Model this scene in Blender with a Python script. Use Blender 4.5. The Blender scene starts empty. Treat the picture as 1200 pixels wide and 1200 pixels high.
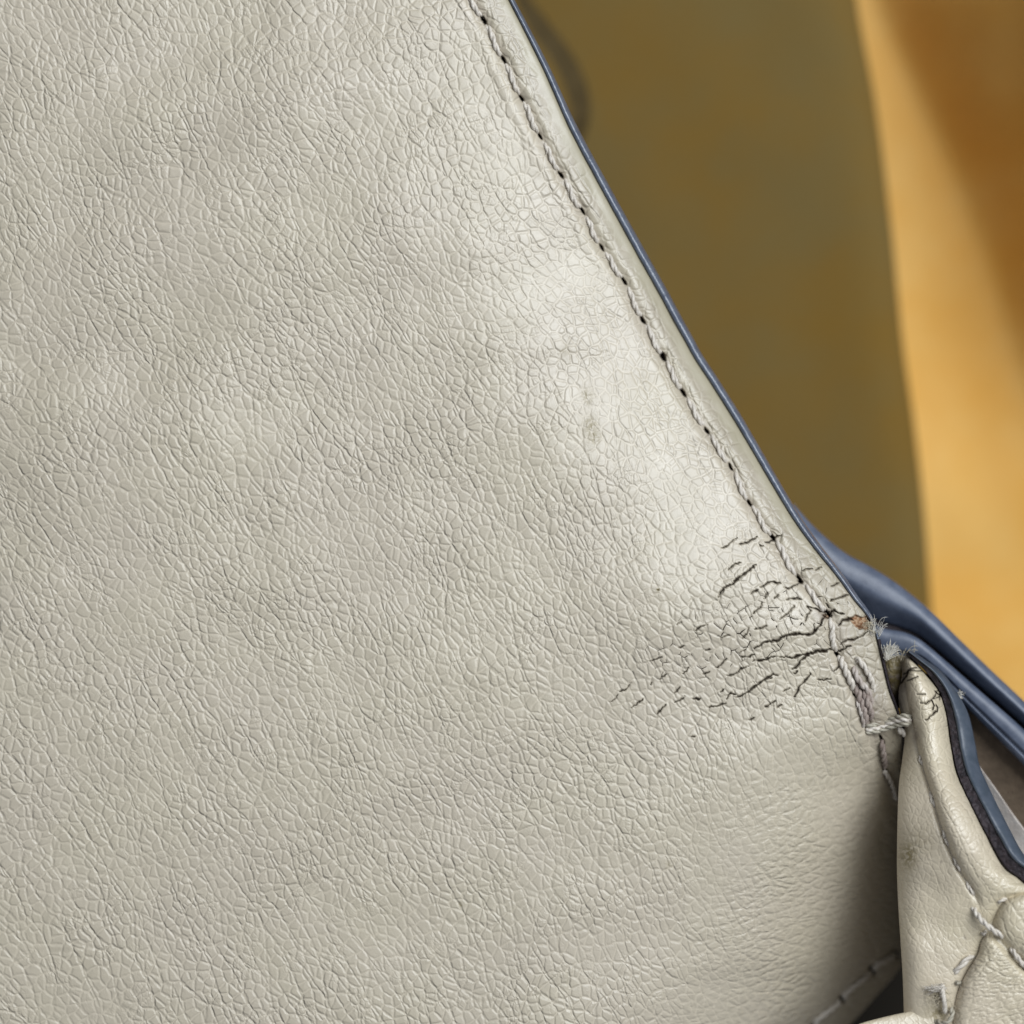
import bpy, math, random
import numpy as np
from mathutils import Vector

random.seed(7)
rng = np.random.default_rng(7)
U = 1e-4            # 1 unit of the plan drawing = 0.1 mm
DC = 2600.0         # camera height above the leather, same units
sc = bpy.context.scene

# ------------------------------------------------------------ camera, world, lights, exposure
cam_d = bpy.data.cameras.new('camera')
cam = bpy.data.objects.new('camera', cam_d)
sc.collection.objects.link(cam)
cam.location = (0, 0, DC * U)
cam_d.sensor_width = 36
cam_d.lens = 36 * DC / 1200.0
cam_d.clip_start = 0.01
cam_d.clip_end = 20
cam_d.dof.use_dof = True
cam_d.dof.focus_distance = (DC + 14) * U
cam_d.dof.aperture_fstop = cam_d.lens / 8.6
sc.camera = cam

world = bpy.data.worlds.new('World')
sc.world = world
world.use_nodes = True
bg = world.node_tree.nodes['Background']
bg.inputs[0].default_value = (0.86, 0.91, 1.0, 1)
bg.inputs[1].default_value = 0.27


def lamp(name, loc, target, size, size_y, power, col):
    ld = bpy.data.lights.new(name, 'AREA')
    ld.shape = 'RECTANGLE'
    ld.size = size
    ld.size_y = size_y
    ld.energy = power
    ld.color = col
    o = bpy.data.objects.new(name, ld)
    sc.collection.objects.link(o)
    o.location = loc
    o.rotation_euler = (Vector(target) - Vector(loc)).to_track_quat('-Z', 'Y').to_euler()
    return o


lamp('window_light', (0.46, 0.35, 0.76), (0, 0, 0), 0.72, 0.64, 12.4, (0.91, 0.955, 1.0))
sc.view_settings.view_transform = 'Standard'
sc.view_settings.look = 'None'
sc.view_settings.exposure = 0.0
sc.view_settings.gamma = 1.0


# ------------------------------------------------------------ helpers
def P(x, y, z):
    s = (DC - z) / DC
    return np.stack([(np.asarray(x, float) - 600) * s * U, (600 - np.asarray(y, float)) * s * U,
                     np.asarray(z, float) * U * np.ones_like(np.asarray(x, float))], -1)


def sstep(a, b, x):
    t = np.clip((x - a) / (b - a), 0, 1)
    return t * t * (3 - 2 * t)


_tab = rng.random((64, 256, 256))


def vnoise(x, y, scale, k=0):
    x = np.asarray(x, float) / scale + 37.3
    y = np.asarray(y, float) / scale + 91.7
    xi = np.floor(x).astype(int)
    yi = np.floor(y).astype(int)
    fx = x - xi
    fy = y - yi
    fx = fx * fx * (3 - 2 * fx)
    fy = fy * fy * (3 - 2 * fy)
    t = _tab[k % 64]
    a = t[yi % 256, xi % 256]
    b = t[yi % 256, (xi + 1) % 256]
    c = t[(yi + 1) % 256, xi % 256]
    d = t[(yi + 1) % 256, (xi + 1) % 256]
    return (a * (1 - fx) + b * fx) * (1 - fy) + (c * (1 - fx) + d * fx) * fy - 0.5


def catmull(pts, n):
    """n points evenly spaced along a smooth curve through pts (k columns)"""
    p = np.array(pts, float)
    q = np.vstack([2 * p[0] - p[1], p, 2 * p[-1] - p[-2]])
    out = []
    for i in range(1, len(q) - 2):
        t = np.linspace(0, 1, 24, endpoint=False)[:, None]
        a, b, c, d = q[i - 1], q[i], q[i + 1], q[i + 2]
        out.append(0.5 * ((2 * b) + (c - a) * t + (2 * a - 5 * b + 4 * c - d) * t ** 2 + (-a + 3 * b - 3 * c + d) * t ** 3))
    out.append(p[-1][None])
    o = np.vstack(out)
    L = np.concatenate([[0], np.cumsum(np.linalg.norm(np.diff(o, axis=0), axis=1))])
    s = np.linspace(0, L[-1], n)
    return np.stack([np.interp(s, L, o[:, j]) for j in range(o.shape[1])], -1)


def yfun(pts):
    """smooth x = f(y) through (y, x) pairs"""
    c = catmull(pts, 900)
    o = np.argsort(c[:, 0])
    return lambda y: np.interp(y, c[o, 0], c[o, 1])


def mesh_from(name, V, F, mat, parent=None, attrs=None, smooth=True):
    me = bpy.data.meshes.new(name)
    V = np.asarray(V, np.float32).reshape(-1, 3)
    F = np.asarray(F, np.int32)
    n = len(F)
    k = F.shape[1]
    me.vertices.add(len(V))
    me.vertices.foreach_set('co', V.ravel())
    me.loops.add(n * k)
    me.loops.foreach_set('vertex_index', F.ravel())
    me.polygons.add(n)
    me.polygons.foreach_set('loop_start', np.arange(0, n * k, k, dtype=np.int32))
    me.polygons.foreach_set('use_smooth', np.full(n, smooth))
    me.update(calc_edges=True)
    for an, av in (attrs or {}).items():
        av = np.asarray(av, np.float32)
        if av.ndim == 1 or av.shape[-1] != 3:
            a = me.attributes.new(an, 'FLOAT', 'POINT')
            a.data.foreach_set('value', av.ravel())
        else:
            a = me.attributes.new(an, 'FLOAT_VECTOR', 'POINT')
            a.data.foreach_set('vector', av.ravel())
    me.materials.append(mat)
    o = bpy.data.objects.new(name, me)
    sc.collection.objects.link(o)
    if parent is not None:
        o.parent = parent
    return o


def grid_faces(nr, nc, flip=False):
    i = np.arange(nr * nc).reshape(nr, nc)
    a, b, c, d = i[:-1, :-1], i[:-1, 1:], i[1:, 1:], i[1:, :-1]
    q = np.stack([a, d, c, b] if not flip else [a, b, c, d], -1)
    return q.reshape(-1, 4)


def empty(name, loc, parent=None):
    o = bpy.data.objects.new(name, None)
    o.empty_display_size = 0.01
    o.location = loc
    sc.collection.objects.link(o)
    if parent:
        o.parent = parent
    return o


def tube(path, rad, sides=7, taper=(1, 1), flat=1.0):
    """vertices (plan units) and quads of one tube"""
    p = np.asarray(path, float)
    n = len(p)
    t = np.gradient(p, axis=0)
    t /= np.linalg.norm(t, axis=1)[:, None] + 1e-9
    up = np.array([0, 0, 1.0])
    s = np.cross(t, up)
    bad = np.linalg.norm(s, axis=1) < 0.15
    s[bad] = np.cross(t[bad], np.array([1.0, 0.2, 0]))
    s /= np.linalg.norm(s, axis=1)[:, None] + 1e-9
    b = np.cross(s, t)
    u = np.linspace(0, 1, n)
    r = rad * np.minimum(1, np.minimum(taper[0] + u * 8, taper[1] + (1 - u) * 8)) * np.ones(n)
    a = np.arange(sides) * 2 * math.pi / sides
    V = p[:, None] + r[:, None, None] * (np.cos(a)[None, :, None] * s[:, None] + flat * np.sin(a)[None, :, None] * b[:, None])
    i = np.arange(n * sides).reshape(n, sides)
    q = np.stack([i[:-1], np.roll(i[:-1], -1, 1), np.roll(i[1:], -1, 1), i[1:]], -1).reshape(-1, 4)
    return V.reshape(-1, 3), q


def tubes_obj(name, tubes, mat, parent, attrs=None):
    V, F, o = [], [], 0
    for v, f in tubes:
        V.append(v)
        F.append(f + o)
        o += len(v)
    V = np.vstack(V)
    return mesh_from(name, P(V[:, 0], V[:, 1], V[:, 2]), np.vstack(F), mat, parent, attrs)


def thread(name, pts, mat, parent, r=3.3, plies=2, pitch=21.0, fuzz=3, phase=None, taper=(0.6, 0.6)):
    """a twisted sewing thread: plies wound round a smooth path"""
    n = max(10, int(np.sum(np.linalg.norm(np.diff(np.array(pts, float), axis=0), axis=1)) / 1.1))
    c = catmull(pts, n)
    t = np.gradient(c, axis=0)
    t /= np.linalg.norm(t, axis=1)[:, None] + 1e-9
    s = np.cross(t, [0, 0, 1.0])
    s /= np.linalg.norm(s, axis=1)[:, None] + 1e-6
    b = np.cross(s, t)
    L = np.concatenate([[0], np.cumsum(np.linalg.norm(np.diff(c, axis=0), axis=1))])
    ph0 = random.uniform(0, 6.28) if phase is None else phase
    env = np.minimum(1, np.minimum(0.45 + L / 6, 0.45 + (L[-1] - L) / 6))
    ts = []
    for k in range(plies):
        ph = ph0 + 2 * math.pi * k / plies + L / pitch * 2 * math.pi
        off = r * 0.44 * env
        q = c + off[:, None] * (np.cos(ph)[:, None] * s + np.sin(ph)[:, None] * b)
        ts.append(tube(q, r * 0.66 * env, 8, taper))
    for k in range(fuzz):
        i = random.randrange(2, n - 2)
        v = np.array([random.gauss(0, 1), random.gauss(0, 1), abs(random.gauss(0, .8))])
        e = c[i] + s[i] * random.choice((-1, 1)) * r * 0.8
        pp = [e, e + v * 1.5 + t[i] * 2, e + v * 2.6 + t[i] * random.uniform(1, 5)]
        ts.append(tube(catmull(pp, 6), 0.22, 3))
    return tubes_obj(name, ts, mat, parent)


def fibres(name, base, dirs, n, length, mat, parent, spread=0.5, rad=0.35, jitter=3.0, curl=0.28):
    ts = []
    for _ in range(n):
        b = np.array(base, float) + np.array([random.gauss(0, jitter), random.gauss(0, jitter), random.gauss(0, 1.5)])
        d = np.array(dirs, float) + np.array([random.gauss(0, spread), random.gauss(0, spread), random.gauss(0, spread * .6)])
        d /= np.linalg.norm(d)
        l = length * random.uniform(0.4, 1.15)
        w = np.array([random.gauss(0, curl), random.gauss(0, curl), random.gauss(0, curl * .7)])
        pp = [b, b + d * l * .35, b + (d + w * .35) * l * .7, b + (d * .85 + w * 1.1) * l]
        ts.append(tube(catmull(pp, 8), rad, 3, (1, 0.2)))
    o = tubes_obj(name, ts, mat, parent)
    o['kind'] = 'stuff'
    return o


# ------------------------------------------------------------ node helpers and materials
class N:
    def __init__(self, name):
        self.m = bpy.data.materials.new(name)
        self.m.use_nodes = True
        self.t = self.m.node_tree
        self.b = self.t.nodes['Principled BSDF']

    def new(self, typ, **kw):
        n = self.t.nodes.new(typ)
        for k, v in kw.items():
            setattr(n, k, v)
        return n

    def put(self, sock, v):
        if isinstance(v, bpy.types.NodeSocket):
            self.t.links.new(v, sock)
        else:
            sock.default_value = v

    def math(self, op, a, b=0.0, c=0.0, clamp=False):
        n = self.new('ShaderNodeMath', operation=op, use_clamp=clamp)
        for s, v in zip(n.inputs, (a, b, c)):
            self.put(s, v)
        return n.outputs[0]

    def vmath(self, op, a, b=(0, 0, 0)):
        n = self.new('ShaderNodeVectorMath', operation=op)
        self.put(n.inputs[0], a)
        if op == 'SCALE':
            self.put(n.inputs['Scale'], b)
        else:
            self.put(n.inputs[1], b)
        return n.outputs[0]

    def mix(self, f, a, b):
        n = self.new('ShaderNodeMix', data_type='RGBA')
        self.put(n.inputs[0], f)
        self.put(n.inputs[6], a)
        self.put(n.inputs[7], b)
        return n.outputs[2]

    def mr(self, v, a, b, c=0.0, d=1.0, smooth=True):
        n = self.new('ShaderNodeMapRange', interpolation_type='SMOOTHSTEP' if smooth else 'LINEAR')
        for s, x in zip(n.inputs, (v, a, b, c, d)):
            self.put(s, x)
        return n.outputs[0]

    def attr(self, name, out='Fac'):
        return self.new('ShaderNodeAttribute', attribute_name=name).outputs[out]

    def noise(self, vec, scale, detail=2.0, rough=0.5, out=0):
        n = self.new('ShaderNodeTexNoise')
        self.put(n.inputs['Vector'], vec)
        n.inputs['Scale'].default_value = scale
        n.inputs['Detail'].default_value = detail
        n.inputs['Roughness'].default_value = rough
        return n.outputs[out]

    def vor(self, vec, scale, feature='DISTANCE_TO_EDGE', rand=1.0):
        n = self.new('ShaderNodeTexVoronoi', voronoi_dimensions='2D', feature=feature)
        self.put(n.inputs['Vector'], vec)
        n.inputs['Scale'].default_value = scale
        n.inputs['Randomness'].default_value = rand
        return n.outputs['Distance']

    def bump(self, h, dist, strength=1.0, normal=None):
        n = self.new('ShaderNodeBump')
        self.put(n.inputs['Height'], h)
        n.inputs['Distance'].default_value = dist
        self.put(n.inputs['Strength'], strength)
        if normal is not None:
            self.put(n.inputs['Normal'], normal)
        return n.outputs[0]


def leather(name, base, alt, rough=0.5, cell=13.0, depth=2.6, spec=0.5, micro=0.25, pale=0.22, coat=0.60):
    """grained leather. Attributes: gc (grain coords), gm (grain strength), gb (drawn-out grain), crack, soil, tear"""
    n = N(name)
    gc = n.attr('gc', 'Vector')
    gm = n.attr('gm')
    gb = n.attr('gb')
    w1 = n.vmath('SCALE', n.vmath('SUBTRACT', n.noise(gc, 1 / 26.0, 2.0, out=1), (.5, .5, .5)), 6.0)
    w2 = n.vmath('SCALE', n.vmath('SUBTRACT', n.noise(gc, 1 / 6.0, 1.0, out=1), (.5, .5, .5)), 2.0)
    g = n.vmath('ADD', n.vmath('ADD', gc, w1), w2)
    # drawn-out copy of the coordinates for long creases
    rot = n.new('ShaderNodeMapping', vector_type='TEXTURE')
    n.put(rot.inputs['Vector'], g)
    rot.inputs['Rotation'].default_value = (0, 0, math.radians(58))
    rot.inputs['Scale'].default_value = (1.28, 1.0, 1)
    gr = rot.outputs[0]
    va = n.vor(gr, 1 / cell)
    vb = n.vor(n.vmath('ADD', gr, (311, 77, 0)), 1 / (cell * 0.52))
    ca = n.mr(va, 0.0, 0.24)
    cb = n.mr(vb, 0.0, 0.24)
    f1 = n.vor(gr, 1 / cell, 'F1')
    dome = n.math('SUBTRACT', 1.0, n.math('MULTIPLY', f1, f1))
    rot2 = n.new('ShaderNodeMapping', vector_type='TEXTURE')
    n.put(rot2.inputs['Vector'], g)
    rot2.inputs['Rotation'].default_value = (0, 0, math.radians(60))
    rot2.inputs['Scale'].default_value = (2.8, 1.0, 1)
    vl = n.vor(rot2.outputs[0], 1 / 24.0)
    cl = n.mr(vl, 0.0, 0.085)
    sub = n.mr(n.noise(gc, 1 / 34.0, 2.0), 0.44, 0.70, 0.0, 0.32)
    h = n.math('MULTIPLY_ADD', dome, 0.42, n.math('MULTIPLY', ca, 0.72))
    h = n.math('MULTIPLY_ADD', cb, sub, h)
    h = n.math('MULTIPLY_ADD', cl, 0.66, h)
    # second grain, drawn out sideways where the leather rolls over
    rot3 = n.new('ShaderNodeMapping', vector_type='TEXTURE')
    n.put(rot3.inputs['Vector'], g)
    rot3.inputs['Rotation'].default_value = (0, 0, math.radians(-16))
    rot3.inputs['Scale'].default_value = (1.9, 1.0, 1)
    vs = n.vor(rot3.outputs[0], 1 / (cell * 0.95))
    vs2 = n.vor(n.vmath('ADD', rot3.outputs[0], (97, 45, 0)), 1 / (cell * 0.6))
    hs = n.math('ADD', n.math('MULTIPLY', n.mr(vs, 0, 0.30), 0.9), n.math('MULTIPLY', n.mr(vs2, 0, 0.3), 0.35))
    mx = n.new('ShaderNodeMix', data_type='FLOAT')
    n.put(mx.inputs[0], gb)
    n.put(mx.inputs[2], h)
    n.put(mx.inputs[3], hs)
    h = mx.outputs[0]
    hv = n.mr(n.noise(gc, 1 / 95.0, 3.0), 0.32, 0.68, 0.52, 1.18)
    h = n.math('MULTIPLY', n.math('MULTIPLY', h, gm), hv)
    fine = n.math('ADD', n.noise(gc, 1 / 2.6, 3.0, 0.6), n.math('MULTIPLY', n.noise(gc, 1 / 9.0, 2.0), 0.8))
    h = n.math('MULTIPLY_ADD', fine, micro, h)
    nor = n.bump(h, depth * U, 1.0)
    n.put(n.b.inputs['Normal'], nor)
    # colour of the finish: slow drift between two near hues, wear, dirt and painted shade, exposed core
    k = n.mr(n.noise(gc, 1 / 170.0, 3.0, 0.6), 0.35, 0.65)
    col = n.mix(k, (*base, 1), (*alt, 1))
    cell_t = n.mr(n.noise(gc, 1 / 12.0, 2.0, 0.6), 0.3, 0.7, 0.975, 1.025)
    col = n.mix(1.0, col, col)
    mul = n.new('ShaderNodeMix', data_type='RGBA', blend_type='MULTIPLY')
    mul.inputs[0].default_value = 1.0
    n.put(mul.inputs[6], col)
    cmb = n.new('ShaderNodeCombineColor')
    for i in range(3):
        n.put(cmb.inputs[i], cell_t)
    n.put(mul.inputs[7], cmb.outputs[0])
    col = mul.outputs[2]
    crs = n.math('MULTIPLY', n.math('SUBTRACT', 1.0, n.mr(va, 0.0, 0.14)), n.math('MULTIPLY', gm, pale), clamp=True)
    col = n.mix(crs, col, (min(1, base[0] * 1.55), min(1, base[1] * 1.55), min(1, base[2] * 1.55), 1))  # paler finish in creases, also a painted stand-in for their highlights
    so = n.attr('soil_shade')
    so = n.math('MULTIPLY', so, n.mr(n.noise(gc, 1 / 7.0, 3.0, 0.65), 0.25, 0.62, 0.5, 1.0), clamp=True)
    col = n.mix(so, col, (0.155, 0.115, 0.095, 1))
    ol = n.attr('stain')
    ol = n.math('MULTIPLY', ol, n.mr(n.noise(gc, 1 / 5.0, 3.0, 0.65), 0.36, 0.56, 0.15, 1.0), clamp=True)
    col = n.mix(ol, col, (0.19, 0.145, 0.05, 1))
    col = n.mix(n.attr('margin'), col, (0.335, 0.300, 0.205, 1))
    te = n.attr('tear')
    tn = n.mix(n.mr(n.noise(gc, 1 / 3.5, 3.0), 0.38, 0.62), (0.20, 0.090, 0.038, 1), (0.40, 0.27, 0.165, 1))
    col = n.mix(te, col, tn)
    cr = n.attr('crack')
    cz = n.attr('craze')
    cw = n.math('MULTIPLY', cz, 0.085)
    cln = n.math('SUBTRACT', 1.0, n.mr(va, n.math('MULTIPLY', cw, 0.35), n.math('ADD', cw, 0.012)))
    cln = n.math('MULTIPLY', cln, n.mr(n.noise(rot3.outputs[0], 1 / 11.0, 1.0), 0.53, 0.60))
    cln = n.math('MULTIPLY', cln, n.mr(cz, 0.05, 0.35), clamp=True)
    cr = n.math('MAXIMUM', cr, cln)
    col = n.mix(cr, col, (0.020, 0.014, 0.010, 1))
    n.put(n.b.inputs['Base Color'], col)
    rr = n.mr(n.noise(gc, 1 / 40.0, 3.0), 0.3, 0.7, rough - 0.05, rough + 0.07)
    rr = n.math('ADD', rr, n.math('MULTIPLY', n.math('MAXIMUM', cr, te), 0.4), clamp=True)
    n.put(n.b.inputs['Roughness'], rr)
    n.put(n.b.inputs['Coat Weight'], n.math('MULTIPLY', coat, n.math('SUBTRACT', 1.0, n.math('MAXIMUM', cr, te))))
    n.put(n.b.inputs['Specular IOR Level'], n.math('MULTIPLY', spec, n.math('SUBTRACT', 1.0, cr)))
    n.b.inputs['Coat Roughness'].default_value = 0.40
    n.put(n.b.inputs['Coat Normal'], n.bump(h, depth * U, 0.30))
    return n.m


M_leather = leather('taupe_leather', (0.446, 0.393, 0.306), (0.444, 0.394, 0.298), 0.44, 10.4, 1.12, 0.60)
M_cream = leather('cream_leather', (0.535, 0.462, 0.345), (0.505, 0.440, 0.310), 0.40, 7.0, 0.9, 0.75, 0.40, 0.12)


def plain(name, col, rough=0.5, spec=0.5, nscale=None, col2=None, bump=0.0, bscale=2000, detail=3.0):
    n = N(name)
    tc = n.new('ShaderNodeTexCoord').outputs['Object']
    if col2 is not None:
        n.put(n.b.inputs['Base Color'], n.mix(n.mr(n.noise(tc, nscale, detail, 0.6), 0.32, 0.68), (*col, 1), (*col2, 1)))
    else:
        n.b.inputs['Base Color'].default_value = (*col, 1)
    n.b.inputs['Roughness'].default_value = rough
    n.b.inputs['Specular IOR Level'].default_value = spec
    if bump:
        n.put(n.b.inputs['Normal'], n.bump(n.noise(tc, bscale, 3.0, 0.6), bump * U, 1.0))
    return n.m


M_paint = plain('slate_edge_paint', (0.065, 0.080, 0.115), 0.30, 0.8, 900, (0.10, 0.12, 0.155), 1.0, 900)
M_paint2 = plain('slate_edge_paint_soft', (0.064, 0.080, 0.118), 0.46, 0.6, 600, (0.094, 0.112, 0.155), 0.4, 900)
M_slate = plain('slate_rim', (0.040, 0.055, 0.075), 0.42, 0.5, 600, (0.06, 0.075, 0.10), 0.6, 1200)
M_black = plain('dark_edge_seam', (0.014, 0.011, 0.014), 0.6, 0.3, 1500, (0.04, 0.03, 0.034), 2.0, 2500)
M_thread = plain('thread', (0.66, 0.61, 0.54), 0.42, 0.55, 3000, (0.50, 0.45, 0.38), 0.6, 9000)
M_thread_mid = plain('thread_greyed', (0.52, 0.47, 0.42), 0.45, 0.5, 700, (0.34, 0.28, 0.24), 0.6, 9000)
M_thread_dirty = plain('thread_soiled', (0.36, 0.30, 0.26), 0.55, 0.4, 1400, (0.22, 0.17, 0.145), 0.6, 9000)
M_thread_olive = plain('thread_olive', (0.44, 0.41, 0.33), 0.5, 0.4, 1500, (0.30, 0.27, 0.21), 0.6, 9000)
M_fibre = plain('white_fibre', (0.70, 0.68, 0.62), 0.5, 0.4, 4000, (0.50, 0.46, 0.38))
M_fibre_tan = plain('tan_fibre', (0.50, 0.44, 0.32), 0.6, 0.3)
M_dark = plain('gap_dark', (0.02, 0.017, 0.013), 0.9, 0.1)
M_lining = plain('brown_lining', (0.17, 0.125, 0.085), 0.8, 0.2, 700, (0.13, 0.095, 0.065), 1.5, 3000)
M_pale = plain('pale_edge', (0.62, 0.56, 0.50), 0.6, 0.3, 900, (0.55, 0.48, 0.42), 1.0, 3000)
M_olive = plain('olive_suede', (0.168, 0.098, 0.020), 0.9, 0.12, 30, (0.146, 0.102, 0.034), 2.0, 3000, 4.0)
M_umber_shade = plain('umber_shade', (0.055, 0.038, 0.014), 0.7, 0.2, 400, (0.075, 0.052, 0.02), 1.0, 2000)
M_honey = plain('honey_cloth', (0.73, 0.43, 0.118), 0.50, 0.22, 55, (0.70, 0.37, 0.075), 2.0, 3000, 5.0)

# ------------------------------------------------------------ setting: the surface far below
tt = np.meshgrid(np.linspace(-1600, 3400, 60), np.linspace(-1600, 3400, 60))
zt = -1300 + 6 * vnoise(tt[0], tt[1], 300, 3)
Vt = np.stack([(tt[0] - 600) * U, (600 - tt[1]) * U, zt * U], -1)
tab = mesh_from('tabletop', Vt, grid_faces(60, 60), M_olive)
tab['kind'] = 'structure'
tab['label'] = 'brown tabletop far beneath the bag'

# ------------------------------------------------------------ honey cloth
rim = catmull([(975, -260), (985, -160), (1003, 0), (1025, 120), (1043, 260), (1057, 400), (1071, 500), (1082, 600), (1091, 720), (1100, 860), (1110, 1000), (1115, 1150)], 200)
cy = np.linspace(-250, 1100, 170)
cx0 = np.interp(cy, rim[:, 1], rim[:, 0])
cd = np.concatenate([np.linspace(-330, 0, 30, endpoint=False), np.linspace(0, 520, 150)])
d, Y = np.meshgrid(cd, cy)
X = cx0[:, None] + d
val = np.interp(Y, [-250, 0, 37, 112, 187, 290, 375, 500, 700, 1000], [4, 22, 30, 50, 76, 104, 125, 150, 210, 330])
sm = 10.0
kup = 0.10 + 1.32 * sstep(720, 260, Y)
zz = -960 - 0.60 * np.maximum(d, -120) + (0.60 + kup) * sm * np.logaddexp(0, (d - val) / sm)
zz = np.minimum(zz, -520)
zz += 16 * vnoise(X, Y, 130, 5) + 9 * vnoise(X, Y * .5, 45, 6) - 0.18 * (Y - 500) * sstep(520, 720, Y)
cl = mesh_from('draped_cloth', P(X, Y, zz), grid_faces(*X.shape), M_honey)
cl['label'] = 'honey yellow cloth in soft out-of-focus folds beyond the bag'
cl['category'] = 'cloth'
sol = cl.modifiers.new('thickness', 'SOLIDIFY')
sol.thickness = 10 * U
sol.offset = -1

# ------------------------------------------------------------ the handbag
bag = empty('handbag', (0, 0, -1300 * U))
bag['label'] = 'worn taupe grained leather handbag with slate edge paint and cracked corner'
bag['category'] = 'handbag'


def part_parent(o, parent):
    o.parent = parent


bag_inv = None


def own(o):
    """parent to the bag, keeping world position"""
    o.parent = bag
    o.matrix_parent_inverse = bag.matrix_basis.inverted()
    return o


B_pts = [(-150, 515), (-80, 556), (0, 597), (80, 637), (150, 668), (220, 705), (297, 747), (347, 775), (375, 790), (400, 804), (420, 815), (452, 836), (490, 860), (517, 876), (600, 925),
         (640, 953), (675, 981), (700, 999), (720, 1015), (739, 1025), (775, 1034), (808, 1042), (836, 1052), (862, 1058), (900, 1057),
         (1000, 1060), (1080, 1062), (1110, 1060), (1135, 1054), (1165, 1029), (1200, 997), (1260, 935), (1330, 850)]
B = yfun(B_pts)
S_holes = [(537, -26), (567, 24), (590, 70), (611, 115), (633, 160), (657, 205), (682, 247), (705, 290), (731, 329), (753, 375), (777, 418),
           (800, 460), (828, 505), (856, 547), (878, 590), (905, 629), (937, 679), (970, 719), (981, 767)]
S_line = yfun([(-150, 470), (-90, 500)] + [(y, x) for x, y in S_holes] + [(800, 1000), (850, 1018), (905, 1038), (960, 1052), (1100, 1095), (1330, 1100)])

c3 = lambda x, y: (700 + x / 3.3333, 580 + y / 3.3333)
CR = [  # (half width, points traced in a 3.33x enlargement)
    (0.9, [(485, 208), (515, 195), (530, 180), (545, 172)]), (1.0, [(553, 193), (580, 188), (600, 175), (625, 163)]),
    (0.8, [(510, 292), (530, 275), (555, 265)]), (1.5, [(472, 398), (495, 365), (520, 350), (560, 318), (600, 285), (622, 272)]),
    (0.9, [(602, 388), (625, 372)]), (1.2, [(635, 360), (660, 347), (685, 337), (700, 345), (714, 348)]),
    (0.9, [(730, 362), (755, 365), (775, 350), (800, 340)]), (1.0, [(800, 298), (825, 290), (840, 288)]), (1.0, [(850, 290), (875, 285)]),
    (0.8, [(912, 358), (945, 343)]), (1.0, [(608, 462), (635, 440), (645, 420)]), (0.6, [(650, 405), (665, 383)]), (0.6, [(690, 402), (708, 388)]),
    (1.1, [(713, 487), (740, 465), (752, 458), (768, 432)]), (0.9, [(740, 412), (760, 408), (800, 405)]),
    (1.1, [(808, 497), (820, 470), (833, 452), (820, 435), (850, 440), (868, 452), (892, 455)]),
    (2.0, [(612, 599), (650, 575), (700, 568), (740, 550), (790, 540), (815, 548), (840, 545), (870, 505), (885, 480), (905, 460)]),
    (0.9, [(553, 622), (580, 603)]), (1.0, [(603, 652), (650, 645), (690, 632)]),
    (2.0, [(690, 632), (740, 635), (770, 633), (800, 622), (830, 622), (860, 610), (890, 612), (915, 603), (945, 612), (975, 590), (990, 588)]),
    (1.5, [(758, 685), (790, 655), (815, 628), (840, 620)]), (1.2, [(503, 797), (520, 775), (535, 777)]),
    (2.0, [(538, 790), (570, 780), (590, 768), (625, 740), (660, 718), (680, 712)]), (1.0, [(660, 715), (690, 698), (705, 708)]),
    (1.2, [(770, 788), (790, 750), (810, 725), (832, 698)]), (1.0, [(858, 722), (885, 722), (912, 718)]), (0.9, [(438, 828), (470, 822), (502, 815)]),
    (0.8, [(505, 708), (545, 695), (560, 680), (592, 670)]), (0.9, [(413, 702), (437, 690)]), (1.0, [(463, 673), (485, 660), (500, 643)]),
    (1.0, [(333, 697), (345, 690), (357, 670)]), (0.8, [(243, 723), (268, 703)]), (0.6, [(205, 745), (215, 730)]),
    (1.1, [(83, 768), (108, 765), (130, 732)]), (0.9, [(48, 810), (65, 800), (77, 782)]), (0.9, [(203, 647), (225, 643), (252, 632)]),
    (0.8, [(316, 600), (340, 590)]), (0.9, [(308, 506), (327, 495)]), (1.3, [(383, 527), (405, 515), (427, 507)]),
    (0.8, [(230, 857), (248, 840), (268, 822)]), (0.8, [(133, 832), (155, 815), (177, 796)]), (1.2, [(373, 797), (402, 795)]),
    (0.7, [(303, 807), (342, 790)]), (0.7, [(298, 777), (322, 750)]), (0.9, [(658, 827), (675, 815), (692, 808)]), (1.1, [(723, 768), (735, 760), (752, 757)]),
    (0.9, [(568, 562), (580, 548), (590, 520)]), (0.7, [(613, 527), (640, 520), (662, 510)]), (0.9, [(655, 184), (675, 182), (690, 178)]),
    (1.0, [(690, 168), (705, 157), (722, 153)]), (1.7, [(910, 418), (925, 408), (945, 400), (977, 390)]), (1.5, [(905, 470), (925, 450), (945, 460), (962, 466)]),
    (1.3, [(940, 510), (955, 495), (975, 485), (1002, 490)]), (1.5, [(950, 582), (975, 568), (1005, 560), (1030, 556), (1052, 532)]),
    (0.8, [(632, 200), (650, 197)]), (0.7, [(922, 687), (945, 676)]), (0.6, [(365, 947), (382, 942)]), (0.6, [(232, 371), (240, 370)]),
    (0.9, [(770, 700), (785, 688)]), (1.2, [(880, 470), (900, 478), (915, 470)]), (1.0, [(1035, 790), (1048, 788)]), (0.9, [(560, 635), (600, 628), (612, 622)]),
    (0.9, [(905, 440), (890, 425)]), (0.7, [(480, 560), (520, 548)]), (0.6, [(420, 610), (440, 603)]), (0.8, [(700, 830), (720, 822)]),
    (0.7, [(590, 880), (612, 872)]), (0.6, [(480, 770), (492, 760)])]

ys = np.concatenate([np.arange(-150, 580, 1.7), np.arange(580, 880, 0.9), np.arange(880, 1330, 2.2)])
ds = np.concatenate([np.arange(0, 340, 1.0), np.arange(340, 1300, 3.2)])
D, YY = np.meshgrid(ds[::-1], ys)
XX = B(YY) - D
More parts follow.
